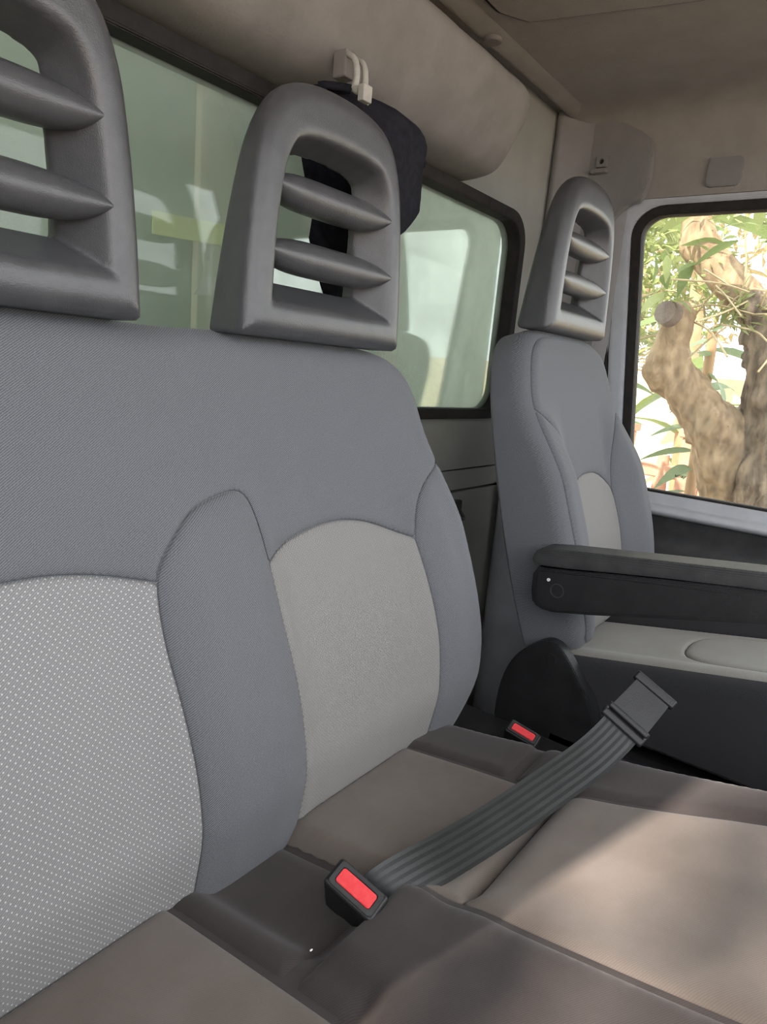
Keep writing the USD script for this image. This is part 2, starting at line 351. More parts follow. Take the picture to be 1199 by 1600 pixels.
# rear wall: window panel above, pressed panels below with open joints
win = rrect(0.17, 0.895, 1.635, 1.395, 0.075)
up_panel = sbox(-0.16, 0.764, 1.9, 1.72).difference(win)
wb = thing('wall_back', kind='structure')
part(wb, 'upper_panel', extrude(up_panel, 0.04, (0, WALL_Y + 0.04, 0), X, Z, -Y), 'wall_panel')
part(wb, 'middle_panel', extrude(rrect(-0.16, 0.708, 1.9, 0.759, 0.002), 0.036, (0, WALL_Y + 0.04, 0), X, Z, -Y, 0.004), 'wall_panel')
part(wb, 'lower_panel', extrude(rrect(-0.16, 0.0, 1.9, 0.703, 0.002), 0.04, (0, WALL_Y + 0.04, 0), X, Z, -Y, 0.004), 'wall_panel')
part(wb, 'backing_sheet', box(-0.16, 1.9, WALL_Y + 0.035, WALL_Y + 0.045, 0, 0.9), 'rubber')
w1 = thing('window_1', kind='structure')
gas = win.buffer(0.004).difference(rrect(0.20, 0.914, 1.607, 1.372, 0.062))
part(w1, 'gasket', extrude(gas, 0.05, (0, WALL_Y + 0.035, 0), X, Z, -Y, 0.006), 'rubber')
part(w1, 'pane', extrude(win.buffer(-0.012), 0.004, (0, WALL_Y + 0.022, 0), X, Z, -Y), 'glass_dirty')

# ceiling: headliner with a stepped rear lip and coved side over the door
prof = [(-0.16, 1.665), (1.70, 1.665), (1.755, 1.658), (1.795, 1.642), (1.818, 1.610), (1.822, 1.56), (1.824, 1.468), (1.86, 1.468), (1.86, 1.74), (-0.16, 1.74)]
cl = thing('ceiling', kind='structure')
part(cl, 'headliner', extrude(Polygon(prof), 0.815 + 0.5, (0, -0.5, 0), X, Z, Y), 'headliner', smooth=50)
part(cl, 'rear_strip', box(-0.16, 1.9, 0.81, 0.90, 1.675, 1.74), 'headliner')
lip = smooth_line([(0.83, 1.69), (0.829, 1.662), (0.818, 1.656), (0.795, 1.660), (0.765, 1.667)], 2)
part(cl, 'rear_lip', extrude(Polygon(np.vstack([lip, [(0.765, 1.69)]])), 1.80 + 0.16, (-0.16, 0, 0), Y, Z, X), 'headliner', smooth=50)
hatch = Polygon([(0.35, 0.735), (1.225, 0.752), (1.285, 0.715), (1.35, 0.42), (1.37, -0.3), (0.35, -0.3)]).buffer(-0.03).buffer(0.03, 8)
part(cl, 'hatch_surround', extrude(hatch.difference(hatch.buffer(-0.007)), 0.006, (0, 0, 1.669), X, Y, -Z), 'rubber')
part(cl, 'hatch_panel', extrude(hatch.buffer(-0.007), 0.010, (0, 0, 1.669), X, Y, -Z, 0.004), 'headliner')
b = part(cl, 'liner_clip', extrude(Point(0, 0).buffer(0.018), 0.008, (1.30, 0.80, 1.658), X, Y, -Z, 0.003), 'headliner_box')

# overhead box above the rear window: padded roll, rounded end
pr = smooth_line([(0.862, 1.398), (0.82, 1.400), (0.775, 1.408), (0.748, 1.432), (0.722, 1.475), (0.698, 1.522), (0.700, 1.550), (0.722, 1.566), (0.80, 1.570), (0.862, 1.570)], 2)
cen = np.array([0.80, 1.49]); xs = [(-0.16, 1.0)] + [(x, 1.0) for x in np.linspace(0, 1.26, 30)] + [(1.29, 0.985), (1.315, 0.95), (1.332, 0.88), (1.340, 0.78), (1.342, 0.0)]
V = np.array([[(x, *(np.array([0.862 if abs(q[0] - 0.862) < 1e-6 else 0.862 + (q[0] - 0.862) * (k if k > 0.1 else 0.3), cen[1] + (q[1] - cen[1]) * (0.35 + 0.65 * k if k > 0.1 else 0.4)]))) for q in pr] for x, k in xs])
V[..., 1] += (meshkit.fbm(V * 9, 3, 5) - 0.5) * 0.010 * (V[..., 1] < 0.85); 
ni, nj = V.shape[:2]; I, J = np.meshgrid(np.arange(ni - 1), np.arange(nj - 1), indexing='ij')
q = np.stack([I * nj + J, I * nj + J + 1, (I + 1) * nj + J + 1, (I + 1) * nj + J], -1).reshape(-1, 4)
bm = trimesh.Trimesh(V.reshape(-1, 3), np.vstack([q[:, [0, 1, 2]], q[:, [0, 2, 3]]]), process=False)
t1 = thing('trim_1', kind='structure')
part(t1, 'padded_header', bm, 'headliner_box', smooth=60)

# right side: pillar trim, pillar cap with rounded top, body strip
struct('trim_2', extrude(smooth_poly([(0.612, 1.46), (0.612, 1.585), (0.632, 1.61), (0.735, 1.664), (0.83, 1.664), (0.87, 1.64), (0.87, 1.46), (0.80, 0.95), (0.68, 0.95), (0.72, 1.38), (0.665, 1.45)], 2), 0.03, (1.815, 0, 0), Y, Z, -X, 0.012, 5), 'trim_grey', smooth=50)
wr = thing('wall_right', kind='structure')
part(wr, 'corner_pillar', extrude(smooth_poly([(1.90, 0.62), (1.83, 0.66), (1.80, 0.72), (1.775, 0.80), (1.72, 0.858), (1.90, 0.90)], 2), 1.72, (0, 0, 0), X, Y, Z), 'trim_grey', smooth=50)
part(wr, 'pillar_foot', extrude(smooth_poly([(1.66, 0.86), (1.67, 0.80), (1.74, 0.75), (1.86, 0.70), (1.86, 0.87)], 2), 0.72, (0, 0, 0), X, Y, Z), 'trim_light', smooth=50)
struct('trim_3', extrude(rrect(0.408, 1.482, 0.486, 1.546, 0.014), 0.012, (1.826, 0, 0), Y, Z, -X, 0.004), 'trim_grey')

# dashboard under the windscreen and the sills, behind the camera
dash = smooth_poly([(-1.25, 0.0), (-0.78, 0.0), (-0.70, 0.35), (-0.62, 0.62), (-0.66, 0.84), (-0.80, 0.90), (-1.25, 0.86)], 2)
struct('trim_5', extrude(dash, 2.0, (-0.14, 0, 0), Y, Z, X), 'plastic_charcoal', smooth=50)
struct('trim_6', box(-0.16, 1.9, -0.56, -0.46, 1.60, 1.74, 0.03), 'headliner')

# driver's door: painted frame, rubber seals, light belt trim, dark inner panel with a recess
dr = thing('door_1', kind='structure')
def lean(m, k=-0.115, z0=1.0):      # the door's rear edge leans with the pillar
    v = np.array(m.vertices); w = np.clip((v[:, 1] - 0.1) / 0.5, 0, 1); v[:, 1] += -k * (v[:, 2] - z0) * w; m.vertices = v; return m
gl = rrect(-0.55, 0.725, 0.590, 1.438, 0.062)
out1, out2, out3 = gl.buffer(0.016, 8), gl.buffer(0.062, 8), gl.buffer(0.078, 8)
part(dr, 'window_seal', lean(extrude(out1.difference(gl.buffer(-0.008)), 0.035, (1.87, 0, 0), Y, Z, -X, 0.006)), 'rubber')
part(dr, 'window_frame', lean(extrude(out2.difference(out1).intersection(sbox(-2, 0.70, 2, 2)), 0.05, (1.88, 0, 0), Y, Z, -X, 0.012, 5)), 'paint_white', smooth=50)
part(dr, 'door_seal', lean(extrude(out3.difference(out2).intersection(sbox(-2, 0.3, 2, 2)), 0.05, (1.88, 0, 0), Y, Z, -X, 0.007)), 'rubber')
bt = smooth_line([(1.88, 0.738), (1.845, 0.738), (1.834, 0.734), (1.828, 0.718), (1.824, 0.710), (1.805, 0.708), (1.794, 0.703), (1.790, 0.694), (1.80, 0.684), (1.82, 0.68)], 2)
part(dr, 'belt_trim', extrude(Polygon(np.vstack([bt, [(1.88, 0.68)]])), 1.14, (0, -0.55, 0), X, Z, Y), 'trim_light', smooth=40)
pnl = smooth_line([(1.815, 0.69), (1.825, 0.62), (1.81, 0.585), (1.765, 0.560), (1.735, 0.54), (1.725, 0.50), (1.73, 0.43), (1.765, 0.36), (1.78, 0.2), (1.78, 0.02)], 2)
part(dr, 'inner_panel', extrude(Polygon(np.vstack([pnl, [(1.88, 0.02), (1.88, 0.69)]])), 1.14, (0, -0.55, 0), X, Z, Y), 'plastic_charcoal', smooth=50)
part(dr, 'belt_gasket', box(1.842, 1.872, -0.55, 0.60, 0.732, 0.7425, 0.003), 'rubber')
part(dr, 'outer_skin', box(1.88, 1.90, -0.55, 0.66, -0.2, 0.73), 'paint_white')
w2 = thing('window_2', kind='structure')
part(w2, 'pane', lean(extrude(gl.buffer(0.004), 0.004, (1.862, 0, 0), Y, Z, -X)), 'glass_clear')
tx = meshkit.text_mesh('MIRAY', 0.0066, 0.0004, True); tx.apply_transform(frame((1.8575, 0.462, 0.7835), -Y, Z, -X))
part(w2, 'etched_mark', lean(tx), 'ink', smooth=False)
tx = meshkit.text_mesh('--', 0.006, 0.0004); tx.apply_transform(frame((1.8575, 0.437, 0.7685), -Y, Z, -X))
part(w2, 'etched_mark', lean(tx), 'ink', smooth=False)
# passenger side behind the open door, out of the picture
struct('wall_left', extrude(Polygon([(0.40, 0.0), (0.40, 1.70), (0.9, 1.70), (0.9, 0.0)]), 0.04, (-0.12, 0, 0), Y, Z, -X), 'trim_grey')

# unseen lower door half, added left of the camera to block ground light
pd = thing('added_door_2', kind='structure')
part(pd, 'inner_panel', box(-0.17, -0.125, -1.2, 0.40, 0.0, 0.84, 0.02), 'plastic_charcoal')
part(pd, 'outer_skin', box(-0.20, -0.17, -1.2, 0.40, -0.2, 0.84), 'paint_white')

# ================================================================== HEADREST (three alike)
HW, HH, HT = 0.152, 0.300, 0.082
hout = smooth_poly([(-HW, 0), (-HW - 0.001, 0.0), (-0.149, 0.08), (-0.142, 0.16), (-0.130, 0.235), (-0.100, 0.285), (-0.045, 0.303), (0.045, 0.303), (0.100, 0.285), (0.130, 0.235), (0.142, 0.16), (0.149, 0.08), (HW + 0.001, 0.0), (HW, 0)], 2)
hopen = smooth_poly([(-0.113, 0.038), (-0.113, 0.040), (-0.111, 0.11), (-0.104, 0.17), (-0.094, 0.212), (-0.070, 0.242), (0.070, 0.242), (0.098, 0.214), (0.109, 0.17), (0.116, 0.11), (0.118, 0.040), (0.118, 0.038)], 2)
def headrest_sdf(x, y, z):
    d2 = sd_poly(hout, x[:, :1, :], z[:, :1, :]) * np.ones_like(x)
    r = 0.020; tk = HT - 0.040 * np.clip(z / 0.30, 0, 1); hy = tk / 2
    qx, qy = d2 + r, np.abs(y + (HT - tk) / 2) - hy + r
    body = np.sqrt(np.maximum(qx, 0) ** 2 + np.maximum(qy, 0) ** 2) - r + np.minimum(np.maximum(qx, qy), 0)
    o2 = sd_poly(hopen, x[:, :1, :], z[:, :1, :]) * np.ones_like(x)
    depth = y + HT / 2
    cut = (o2 + (0.62 - 0.34 * ss(0.17, 0.24, z)) * np.clip(depth, 0, 0.050)) / 1.18
    return smax(body, -cut, 0.008)
HEAD = nets(headrest_sdf, (-0.170, -0.055, -0.02), (0.170, 0.055, 0.33), 0.0034)
HEAD = trimesh.smoothing.filter_taubin(HEAD, iterations=6)
def slat_mesh(zc):
    hw = float(np.interp(zc, [0.04, 0.12, 0.20, 0.25], [0.125, 0.119, 0.110, 0.095]))
    u = np.linspace(-1, 1, 41); th = np.arange(24) * 2 * np.pi / 24
    k = np.sqrt(np.clip(1 - np.abs(u) ** 5, 0, 1)) * (1 - 0.0 * u)
    hz = 0.0215 * (0.06 + 0.94 * np.clip(1 - np.abs(u) ** 4.0, 0, 1) ** 0.75)
    hd = 0.025 * (0.15 + 0.85 * k)
    yc = -HT / 2 + 0.002 + hd
    v = np.stack([np.broadcast_to(u[:, None] * hw, (41, 24)), yc[:, None] + hd[:, None] * np.cos(th)[None], zc + hz[:, None] * np.sin(th)[None]], -1)
    n, s = 41, 24
    i, j = np.meshgrid(np.arange(n - 1), np.arange(s), indexing='ij'); k2 = (j + 1) % s
    q = np.stack([i * s + j, i * s + k2, (i + 1) * s + k2, (i + 1) * s + j], -1).reshape(-1, 4)
    vv = np.vstack([v.reshape(-1, 3), [[-hw, yc[0], zc]], [[hw, yc[-1], zc]]])
    f = np.vstack([q[:, [0, 1, 2]], q[:, [0, 2, 3]], [[n * s, (a + 1) % s, a] for a in range(s)], [[n * s + 1, (n - 1) * s + a, (n - 1) * s + (a + 1) % s] for a in range(s)]])
    m = trimesh.Trimesh(vv, f, process=False); m.fix_normals(); return m
def headrest(parent, loc, tilt):
    T = trimesh.transformations.translation_matrix(loc) @ trimesh.transformations.rotation_matrix(-tilt, [1, 0, 0])
    h = HEAD.copy(); h.apply_transform(T)
    p = part(parent, 'headrest', h, 'plastic_headrest', smooth=True)
    for zc in (0.101, 0.176):
        s = slat_mesh(zc); s.apply_transform(T); part(p, 'slat', s, 'plastic_headrest', smooth=60)

# ================================================================== BENCH SEAT
XA, XB = 0.230, 0.682; XM = (XA + XB) / 2
a18 = math.radians(18); BN, BU, BO = np.array([0, -math.cos(a18), math.sin(a18)]), np.array([0, math.sin(a18), math.cos(a18)]), np.array([0, 0.66, 1.02])
def bench_D(x, h):
    s = np.minimum(np.abs(x - XA), np.abs(x - XB))
    B = 0.036 * ss(-0.10, -0.30, h) * (1 - 0.5 * ss(-0.45, -0.62, h))
    return B * ss(0.10, 0.20, s) + 0.012 * np.exp(-((h + 0.42) / 0.14) ** 2) - 0.03 * ss(-0.52, -0.64, h) - 0.004 * ss(0.1, 0.0, np.abs(x - XM)) * ss(-0.2, -0.05, h)
def mirror(pts): return [(2 * XM - x, h) for x, h in pts][::-1]
RS = [(XM, 0.016), (0.60, 0.022), (0.76, 0.020), (0.86, 0.014), (0.912, -0.008), (0.942, -0.046), (0.958, -0.12), (0.966, -0.22), (0.970, -0.33), (0.966, -0.45), (0.955, -0.55), (0.925, -0.615), (0.87, -0.650)]
bench_out = smooth_poly(RS + mirror(RS)[:-1], 2)
bench = thing('bench_seat', 'wide two-place passenger bench seat in slate cloth with grey dotted centre panels', 'seat', (XM, 0.4, 0.0))
pad = Pad(bench_out, bench_D, BO, X, BU, BN, 0.05, 0.095)
m, uv = pad.body(); part(bench, 'backrest_shell', m, 'fabric_slate', smooth=True, uv=uv)
midp = smooth_poly([(0.531, -0.275), (0.531, -0.279), (0.556, -0.268), (0.600, -0.252), (0.660, -0.243), (0.720, -0.247), (0.780, -0.266), (0.826, -0.290), (0.829, -0.294), (0.834, -0.35), (0.837, -0.43), (0.833, -0.50), (0.828, -0.56), (0.818, -0.640), (0.532, -0.640), (0.541, -0.55), (0.543, -0.48), (0.541, -0.42), (0.533, -0.35)], 2)
leftp = Polygon([(2 * XM - x, h) for x, h in midp.exterior.coords])
cbol = smooth_poly([(0.379, -0.292), (0.384, -0.262), (0.400, -0.238), (0.428, -0.210), (0.452, -0.198), (0.480, -0.191), (0.506, -0.187), (0.522, -0.194), (0.530, -0.222), (0.531, -0.278), (0.533, -0.35), (0.541, -0.42), (0.543, -0.48), (0.541, -0.55), (0.532, -0.640), (0.382, -0.640), (0.386, -0.55), (0.386, -0.48), (0.382, -0.40), (0.378, -0.34)], 2)
leftp = fix(leftp.union(shapely.affinity.translate(leftp, 0.018, 0)).difference(cbol.buffer(0.0004)).difference(sbox(0.40, -1, 1, 0)))
rbol = fix(Polygon(np.vstack([smooth_line([(1.1, -0.120), (0.945, -0.178), (0.895, -0.200), (0.862, -0.220), (0.840, -0.252), (0.829, -0.294)], 2), smooth_line([(0.829, -0.294), (0.834, -0.35), (0.837, -0.43), (0.833, -0.50), (0.828, -0.56), (0.818, -0.640)], 2), [(0.818, -0.7), (1.1, -0.7)]])))
lbol = Polygon([(2 * XM - x, h) for x, h in rbol.exterior.coords])
upper = bench_out.difference(shapely.union_all([midp, leftp, cbol, rbol, lbol]).buffer(0.0008)).buffer(-0.0005)
if upper.geom_type != 'Polygon': upper = max(upper.geoms, key=lambda g: g.area)
for nm, pl, mt, lb in (('upper_panel', upper, 'fabric_slate', None), ('centre_panel', leftp, 'fabric_grey_dots', 'light grey panel woven with rows of white dots'), ('centre_panel', midp, 'fabric_grey_fine', 'light grey panel with a fine weave'),
                   ('bolster', cbol, 'fabric_slate', None), ('bolster', rbol, 'fabric_slate', None), ('bolster', lbol, 'fabric_slate', None)):
    m, uv = pad.panel(pl); part(bench, nm, m, mt, smooth=True, uv=uv, label=lb)
for xc in (XA + 0.026, XB + 0.008): headrest(bench, (xc, 0.660, 1.022), 0.02)

# cushion: plane (x, t) with t = forward distance from the backrest; height field H above z = 0
def bench_H(x, t):
    y = 0.475 - t
    s = np.minimum(np.abs(x - XA), np.abs(x - XB)); s = np.where(x > XB, (x - XB), s); s = np.where(x < XA, XA - x, s)
    z = 0.452 + t * math.tan(math.radians(9.5))
    front = ss(0.225, 0.250, t); cw = ss(0.165, 0.14, s)
    z = z + ss(0.20, 0.26, t) * 0.010 - cw * 0.012 * np.exp(-((t - 0.228) / 0.011) ** 2)
    z = z + 0.10 * np.maximum(t - 0.28, 0) ** 1.3
    z = z + 0.004 * ss(0.11, 0.17, s) * ss(0.05, 0.2, t)
    mid = ss(0.08, 0.05, np.abs(x - XM))
    z = z - mid * 0.016 * ss(0.17, 0.15, t) + mid * 0.010 * np.exp(-((t - 0.185) / 0.03) ** 2)
    return z
cush_out = Polygon([(0.022, -0.04), (0.890, -0.04), (0.890, 0.60), (0.022, 0.60)]).buffer(-0.05).buffer(0.05, 6)
cpad = Pad(cush_out, bench_H, (0, 0.475, 0), X, -Y, Z, 0.035, -0.36)
m, uv = cpad.body(); part(bench, 'cushion_base', m, 'fabric_brown', smooth=True, uv=uv)
CR = 0.230
def sym(pl): return Polygon([(2 * XM - x, h) for x, h in pl.exterior.coords])
mid_r = Polygon([(0.513, -0.02), (0.768, -0.02), (0.766, 0.10), (0.760, CR), (0.516, CR), (0.514, 0.10)])
mid_f = smooth_poly([(0.516, CR + 0.001), (0.517, CR), (0.740, CR), (0.757, CR + 0.004), (0.775, 0.33), (0.800, 0.44), (0.815, 0.585), (0.50, 0.585), (0.506, 0.44), (0.512, 0.33)], 1)
left_r, left_f = (shapely.affinity.translate(sym(q), -0.047) for q in (mid_r, mid_f))
slit = smooth_poly([(0.40, 0.138), (0.53, 0.150), (0.53, 0.168), (0.40, 0.158)], 2)
rest = cush_out.difference(shapely.union_all([mid_r, mid_f, left_r, left_f]).buffer(0.0008))
pieces = sorted(rest.geoms, key=lambda g: g.centroid.x) if rest.geom_type == 'MultiPolygon' else [rest]
for nm, pl, mt in [('cushion_panel', mid_r, 'fabric_taupe'), ('cushion_panel', mid_f, 'fabric_taupe'), ('cushion_panel', left_r, 'fabric_taupe'), ('cushion_panel', left_f, 'fabric_taupe')] + [('cushion_bolster', p.buffer(-0.0005), 'fabric_brown') for p in pieces if p.area > 0.004]:
    if nm == 'cushion_bolster' and abs(pl.centroid.x - XM) < 0.08:
        front_b, rear_b = pl.intersection(sbox(-1, 0.156, 2, 2)), pl.intersection(sbox(-1, -1, 2, 0.150))
        for q in (rear_b, front_b):
            q = max(getattr(q, 'geoms', [q]), key=lambda g: g.area); m, uv = cpad.panel(q, w=0.02, dip=0.012); part(bench, nm, m, mt, smooth=True, uv=uv)
        continue
    m, uv = cpad.panel(pl, w=0.014, dip=0.006); part(bench, nm, m, mt, smooth=True, uv=uv)
part(bench, 'seat_frame', box(0.04, 0.87, -0.08, 0.50, 0.0, 0.36, 0.02), 'plastic_black')

# ================================================================== DRIVER SEAT
XD = 1.42; a16 = math.radians(16)
DN, DU, DO = np.array([0, -math.cos(a16), math.sin(a16)]), np.array([0, math.sin(a16), math.cos(a16)]), np.array([0, 0.60, 1.100])
def driver_D(x, h):
    s = np.abs(x - XD); B = 0.045 * ss(-0.12, -0.32, h)
    return B * ss(0.10, 0.19, s) + 0.012 * np.exp(-((h + 0.45) / 0.14) ** 2) - 0.03 * ss(-0.58, -0.68, h)
hs = [(0.0, 0.012), (0.12, 0.010), (0.175, -0.004), (0.215, -0.04), (0.238, -0.12), (0.250, -0.22), (0.256, -0.34), (0.252, -0.46), (0.240, -0.56), (0.220, -0.66)]
drv_out = smooth_poly([(XD + a, b) for a, b in hs] + [(XD - a, b) for a, b in hs[:0:-1]], 2)
drv = thing('driver_seat', 'single driver seat in slate cloth with folding black armrest beside the door window', 'seat', (XD, 0.35, 0.0))
dpad = Pad(drv_out, driver_D, DO, X, DU, DN, 0.035, 0.10)
m, uv = dpad.body(); part(drv, 'backrest_shell', m, 'fabric_slate', smooth=True, uv=uv)
inner = drv_out.buffer(-0.022)
ctr = [(0.0, -0.298), (0.05, -0.302), (0.10, -0.326), (0.116, -0.344), (0.120, -0.42), (0.118, -0.50), (0.112, -0.58), (0.105, -0.70)]
dmid = smooth_poly([(XD + a, b) for a, b in ctr] + [(XD - a, b) for a, b in ctr[:0:-1]], 1)
bl = np.vstack([smooth_line([(0.30, -0.12), (0.235, -0.155), (0.175, -0.195), (0.140, -0.245), (0.122, -0.30), (0.116, -0.344)], 2), smooth_line(ctr[3:], 2), [(0.30, -0.70)]])
dbr = fix(Polygon(bl + [XD, 0])); dbl = fix(Polygon(np.array([XD, 0]) + bl * [-1, 1]))
dup_ = inner.difference(shapely.union_all([dmid, dbr, dbl]).buffer(0.0008))
if dup_.geom_type != 'Polygon': dup_ = max(dup_.geoms, key=lambda g: g.area)
for nm, pl, mt in (('upper_panel', dup_, 'fabric_slate'), ('centre_panel', dmid.intersection(inner), 'fabric_grey_fine'), ('bolster', dbr.intersection(inner), 'fabric_slate'), ('bolster', dbl.intersection(inner), 'fabric_slate')):
    m, uv = dpad.panel(pl); part(drv, nm, m, mt, smooth=True, uv=uv)
headrest(drv, (XD - 0.018, 0.610, 1.097), 0.02)
def drv_H(x, t):
    s = np.abs(x - XD)
    return 0.468 + t * math.tan(math.radians(11)) + 0.02 * ss(0.12, 0.2, s) + 0.055 * ss(0.075, 0.14, x - XD) - 0.01 * np.maximum(t - 0.4, 0)
dc_out = sbox(XD - 0.24, -0.03, XD + 0.24, 0.58).buffer(-0.06).buffer(0.06, 6)
dcp = Pad(dc_out, drv_H, (0, 0.455, 0), X, -Y, Z, 0.03, -0.36)
m, uv = dcp.body(); part(drv, 'cushion_base', m, 'fabric_black', smooth=True, uv=uv, label='black side skirt of the cushion')
inn = dc_out.buffer(-0.024)
cc = smooth_poly([(XD - 0.12, 0.30), (XD - 0.11, 0.235), (XD - 0.07, 0.205), (XD + 0.02, 0.205), (XD + 0.055, 0.235), (XD + 0.068, 0.30), (XD + 0.075, 0.57), (XD - 0.14, 0.57)], 2)
m, uv = dcp.panel(cc.intersection(inn)); part(drv, 'cushion_panel', m, 'fabric_driver_cushion', smooth=True, uv=uv)
side_r = inn.intersection(sbox(XD + 0.085, -1, 3, 2))
m, uv = dcp.panel(inn.difference(cc.buffer(0.0008)).difference(side_r.buffer(0.0008))); part(drv, 'cushion_top', m, 'fabric_driver_cushion', smooth=True, uv=uv)
m, uv = dcp.panel(side_r); part(drv, 'cushion_bolster', m, 'fabric_black', smooth=True, uv=uv, label='raised black bolster on the door side')
part(drv, 'seat_base', box(XD - 0.23, XD + 0.23, -0.10, 0.45, 0.0, 0.34, 0.03), 'plastic_black')
rail = box(1.150, 1.175, -0.15, 0.42, 0.315, 0.352, 0.006); part(drv, 'side_rail', rail, 'metal_dark')
cov = smooth_poly([(0.535, 0.30), (0.535, 0.40), (0.513, 0.47), (0.470, 0.512), (0.440, 0.526), (0.410, 0.512), (0.375, 0.465), (0.340, 0.425), (0.330, 0.38), (0.345, 0.31)], 2)
rc = part(drv, 'recliner_cover', extrude(cov, 0.03, (1.180, 0, 0), Y, Z, -X, 0.008, 4), 'plastic_black', smooth=40)
part(rc, 'bolt', extrude(Point(0, 0).buffer(0.010), 0.006, (1.151, 0.432, 0.492), Y, Z, -X, 0.003), 'steel_bolt')
# armrest: side profile in (y, z), 6 cm wide, hinged on the backrest's side
ar = thing_ar = drv + '/' + 'armrest'
body_p = smooth_poly([(0.476, 0.672), (0.474, 0.612), (0.458, 0.596), (0.42, 0.596), (0.18, 0.657), (0.0, 0.700), (-0.03, 0.71), (-0.03, 0.735), (0.10, 0.728), (0.30, 0.698), (0.44, 0.674)], 1)
lid_p = smooth_poly([(0.482, 0.678), (0.478, 0.698), (0.465, 0.708), (0.29, 0.731), (0.11, 0.754), (-0.03, 0.770), (-0.035, 0.740), (0.10, 0.728), (0.29, 0.702), (0.46, 0.674)], 1)
arm = part(drv, 'armrest', extrude(body_p, 0.060, (1.165, 0, 0), Y, Z, -X, 0.008, 4), 'plastic_black', smooth=40)
part(arm, 'lid', extrude(lid_p, 0.064, (1.166, 0, 0), Y, Z, -X, 0.012, 5), 'plastic_charcoal', smooth=50)
cvp = Polygon([(0.464, 0.666), (0.462, 0.618), (0.450, 0.605), (0.42, 0.603), (0.195, 0.660), (0.150, 0.710), (0.29, 0.692)]).buffer(-0.004).buffer(0.004)
part(arm, 'side_cover', extrude(cvp, 0.004, (1.1055, 0, 0), Y, Z, -X, 0.0015), 'plastic_black')
ring = Point(0.423, 0.640).buffer(0.013).difference(Point(0.423, 0.640).buffer(0.011))
part(arm, 'pivot_ring', extrude(ring, 0.0012, (1.1016, 0, 0), Y, Z, -X), 'plastic_charcoal')
part(arm, 'pin', extrude(Point(0.441, 0.656).buffer(0.003), 0.002, (1.1016, 0, 0), Y, Z, -X), 'paper_white', label='small white dot')
part(drv, 'armrest_hinge', extrude(Point(0.43, 0.645).buffer(0.032), 0.06, (1.21, 0, 0), Y, Z, -X), 'plastic_black')

# ================================================================== BUCKLES, LAP BELT
def buckle(loc, ln, label, group=None, sc=1.0):
    t = thing('seat_belt_buckle', label, 'seat belt buckle', loc, group)
    ln = np.array(ln, float); ln /= np.linalg.norm(ln)
    nz = np.array([-0.35, -0.30, 0.89]); nz -= ln * (ln @ nz); nz /= np.linalg.norm(nz); wd = np.cross(nz, ln)
    o = np.array(loc, float)
    def put(m): m.apply_transform(frame(o, ln, wd, nz)); return m
    s = [m3.Manifold.sphere(0.004, 16).translate([a, b, c]) for a in (-0.026, 0.026) for b, c in ((-0.011, -0.004), (0.011, -0.004))] + [m3.Manifold.sphere(0.004, 16).translate([a, b, -0.05]) for a in (-0.022, 0.022) for b in (-0.010, 0.010)]
    part(t, 'housing', put(tm(m3.Manifold.batch_hull(s).scale([sc] * 3))), 'plastic_black')
    r0 = rrect(-0.0262, -0.0125, 0.0262, 0.0125, 0.004); r1 = rrect(-0.0215, -0.0082, 0.0215, 0.0082, 0.003)
    part(t, 'rim', put(extrude(shapely.affinity.scale(r0.difference(r1), sc, sc, origin=(0, 0)), 0.003, (0, 0, -0.001), X, Y, Z, 0.001)), 'plastic_charcoal')
    part(t, 'red_button', put(extrude(shapely.affinity.scale(rrect(-0.0208, -0.0075, 0.0208, 0.0075, 0.003), sc, sc, origin=(0, 0)), 0.0035, (0, 0, -0.001), X, Y, Z, 0.0015)), 'red_button', label='red release button')
    part(t, 'stalk', put(box(-0.012, 0.012, -0.004, 0.004, -0.125, -0.045, 0.003)), 'webbing', uv=None)
    return t
import shapely.affinity
buckle((0.449, 0.326, 0.508), (0.10, -0.95, -0.28), 'black buckle with red button poking out of the slit in the brown bench cushion')
buckle((1.030, 0.418, 0.395), (0.10, -0.95, -0.22), 'black buckle with red button in the dark gap between bench and driver seat', sc=1.0)

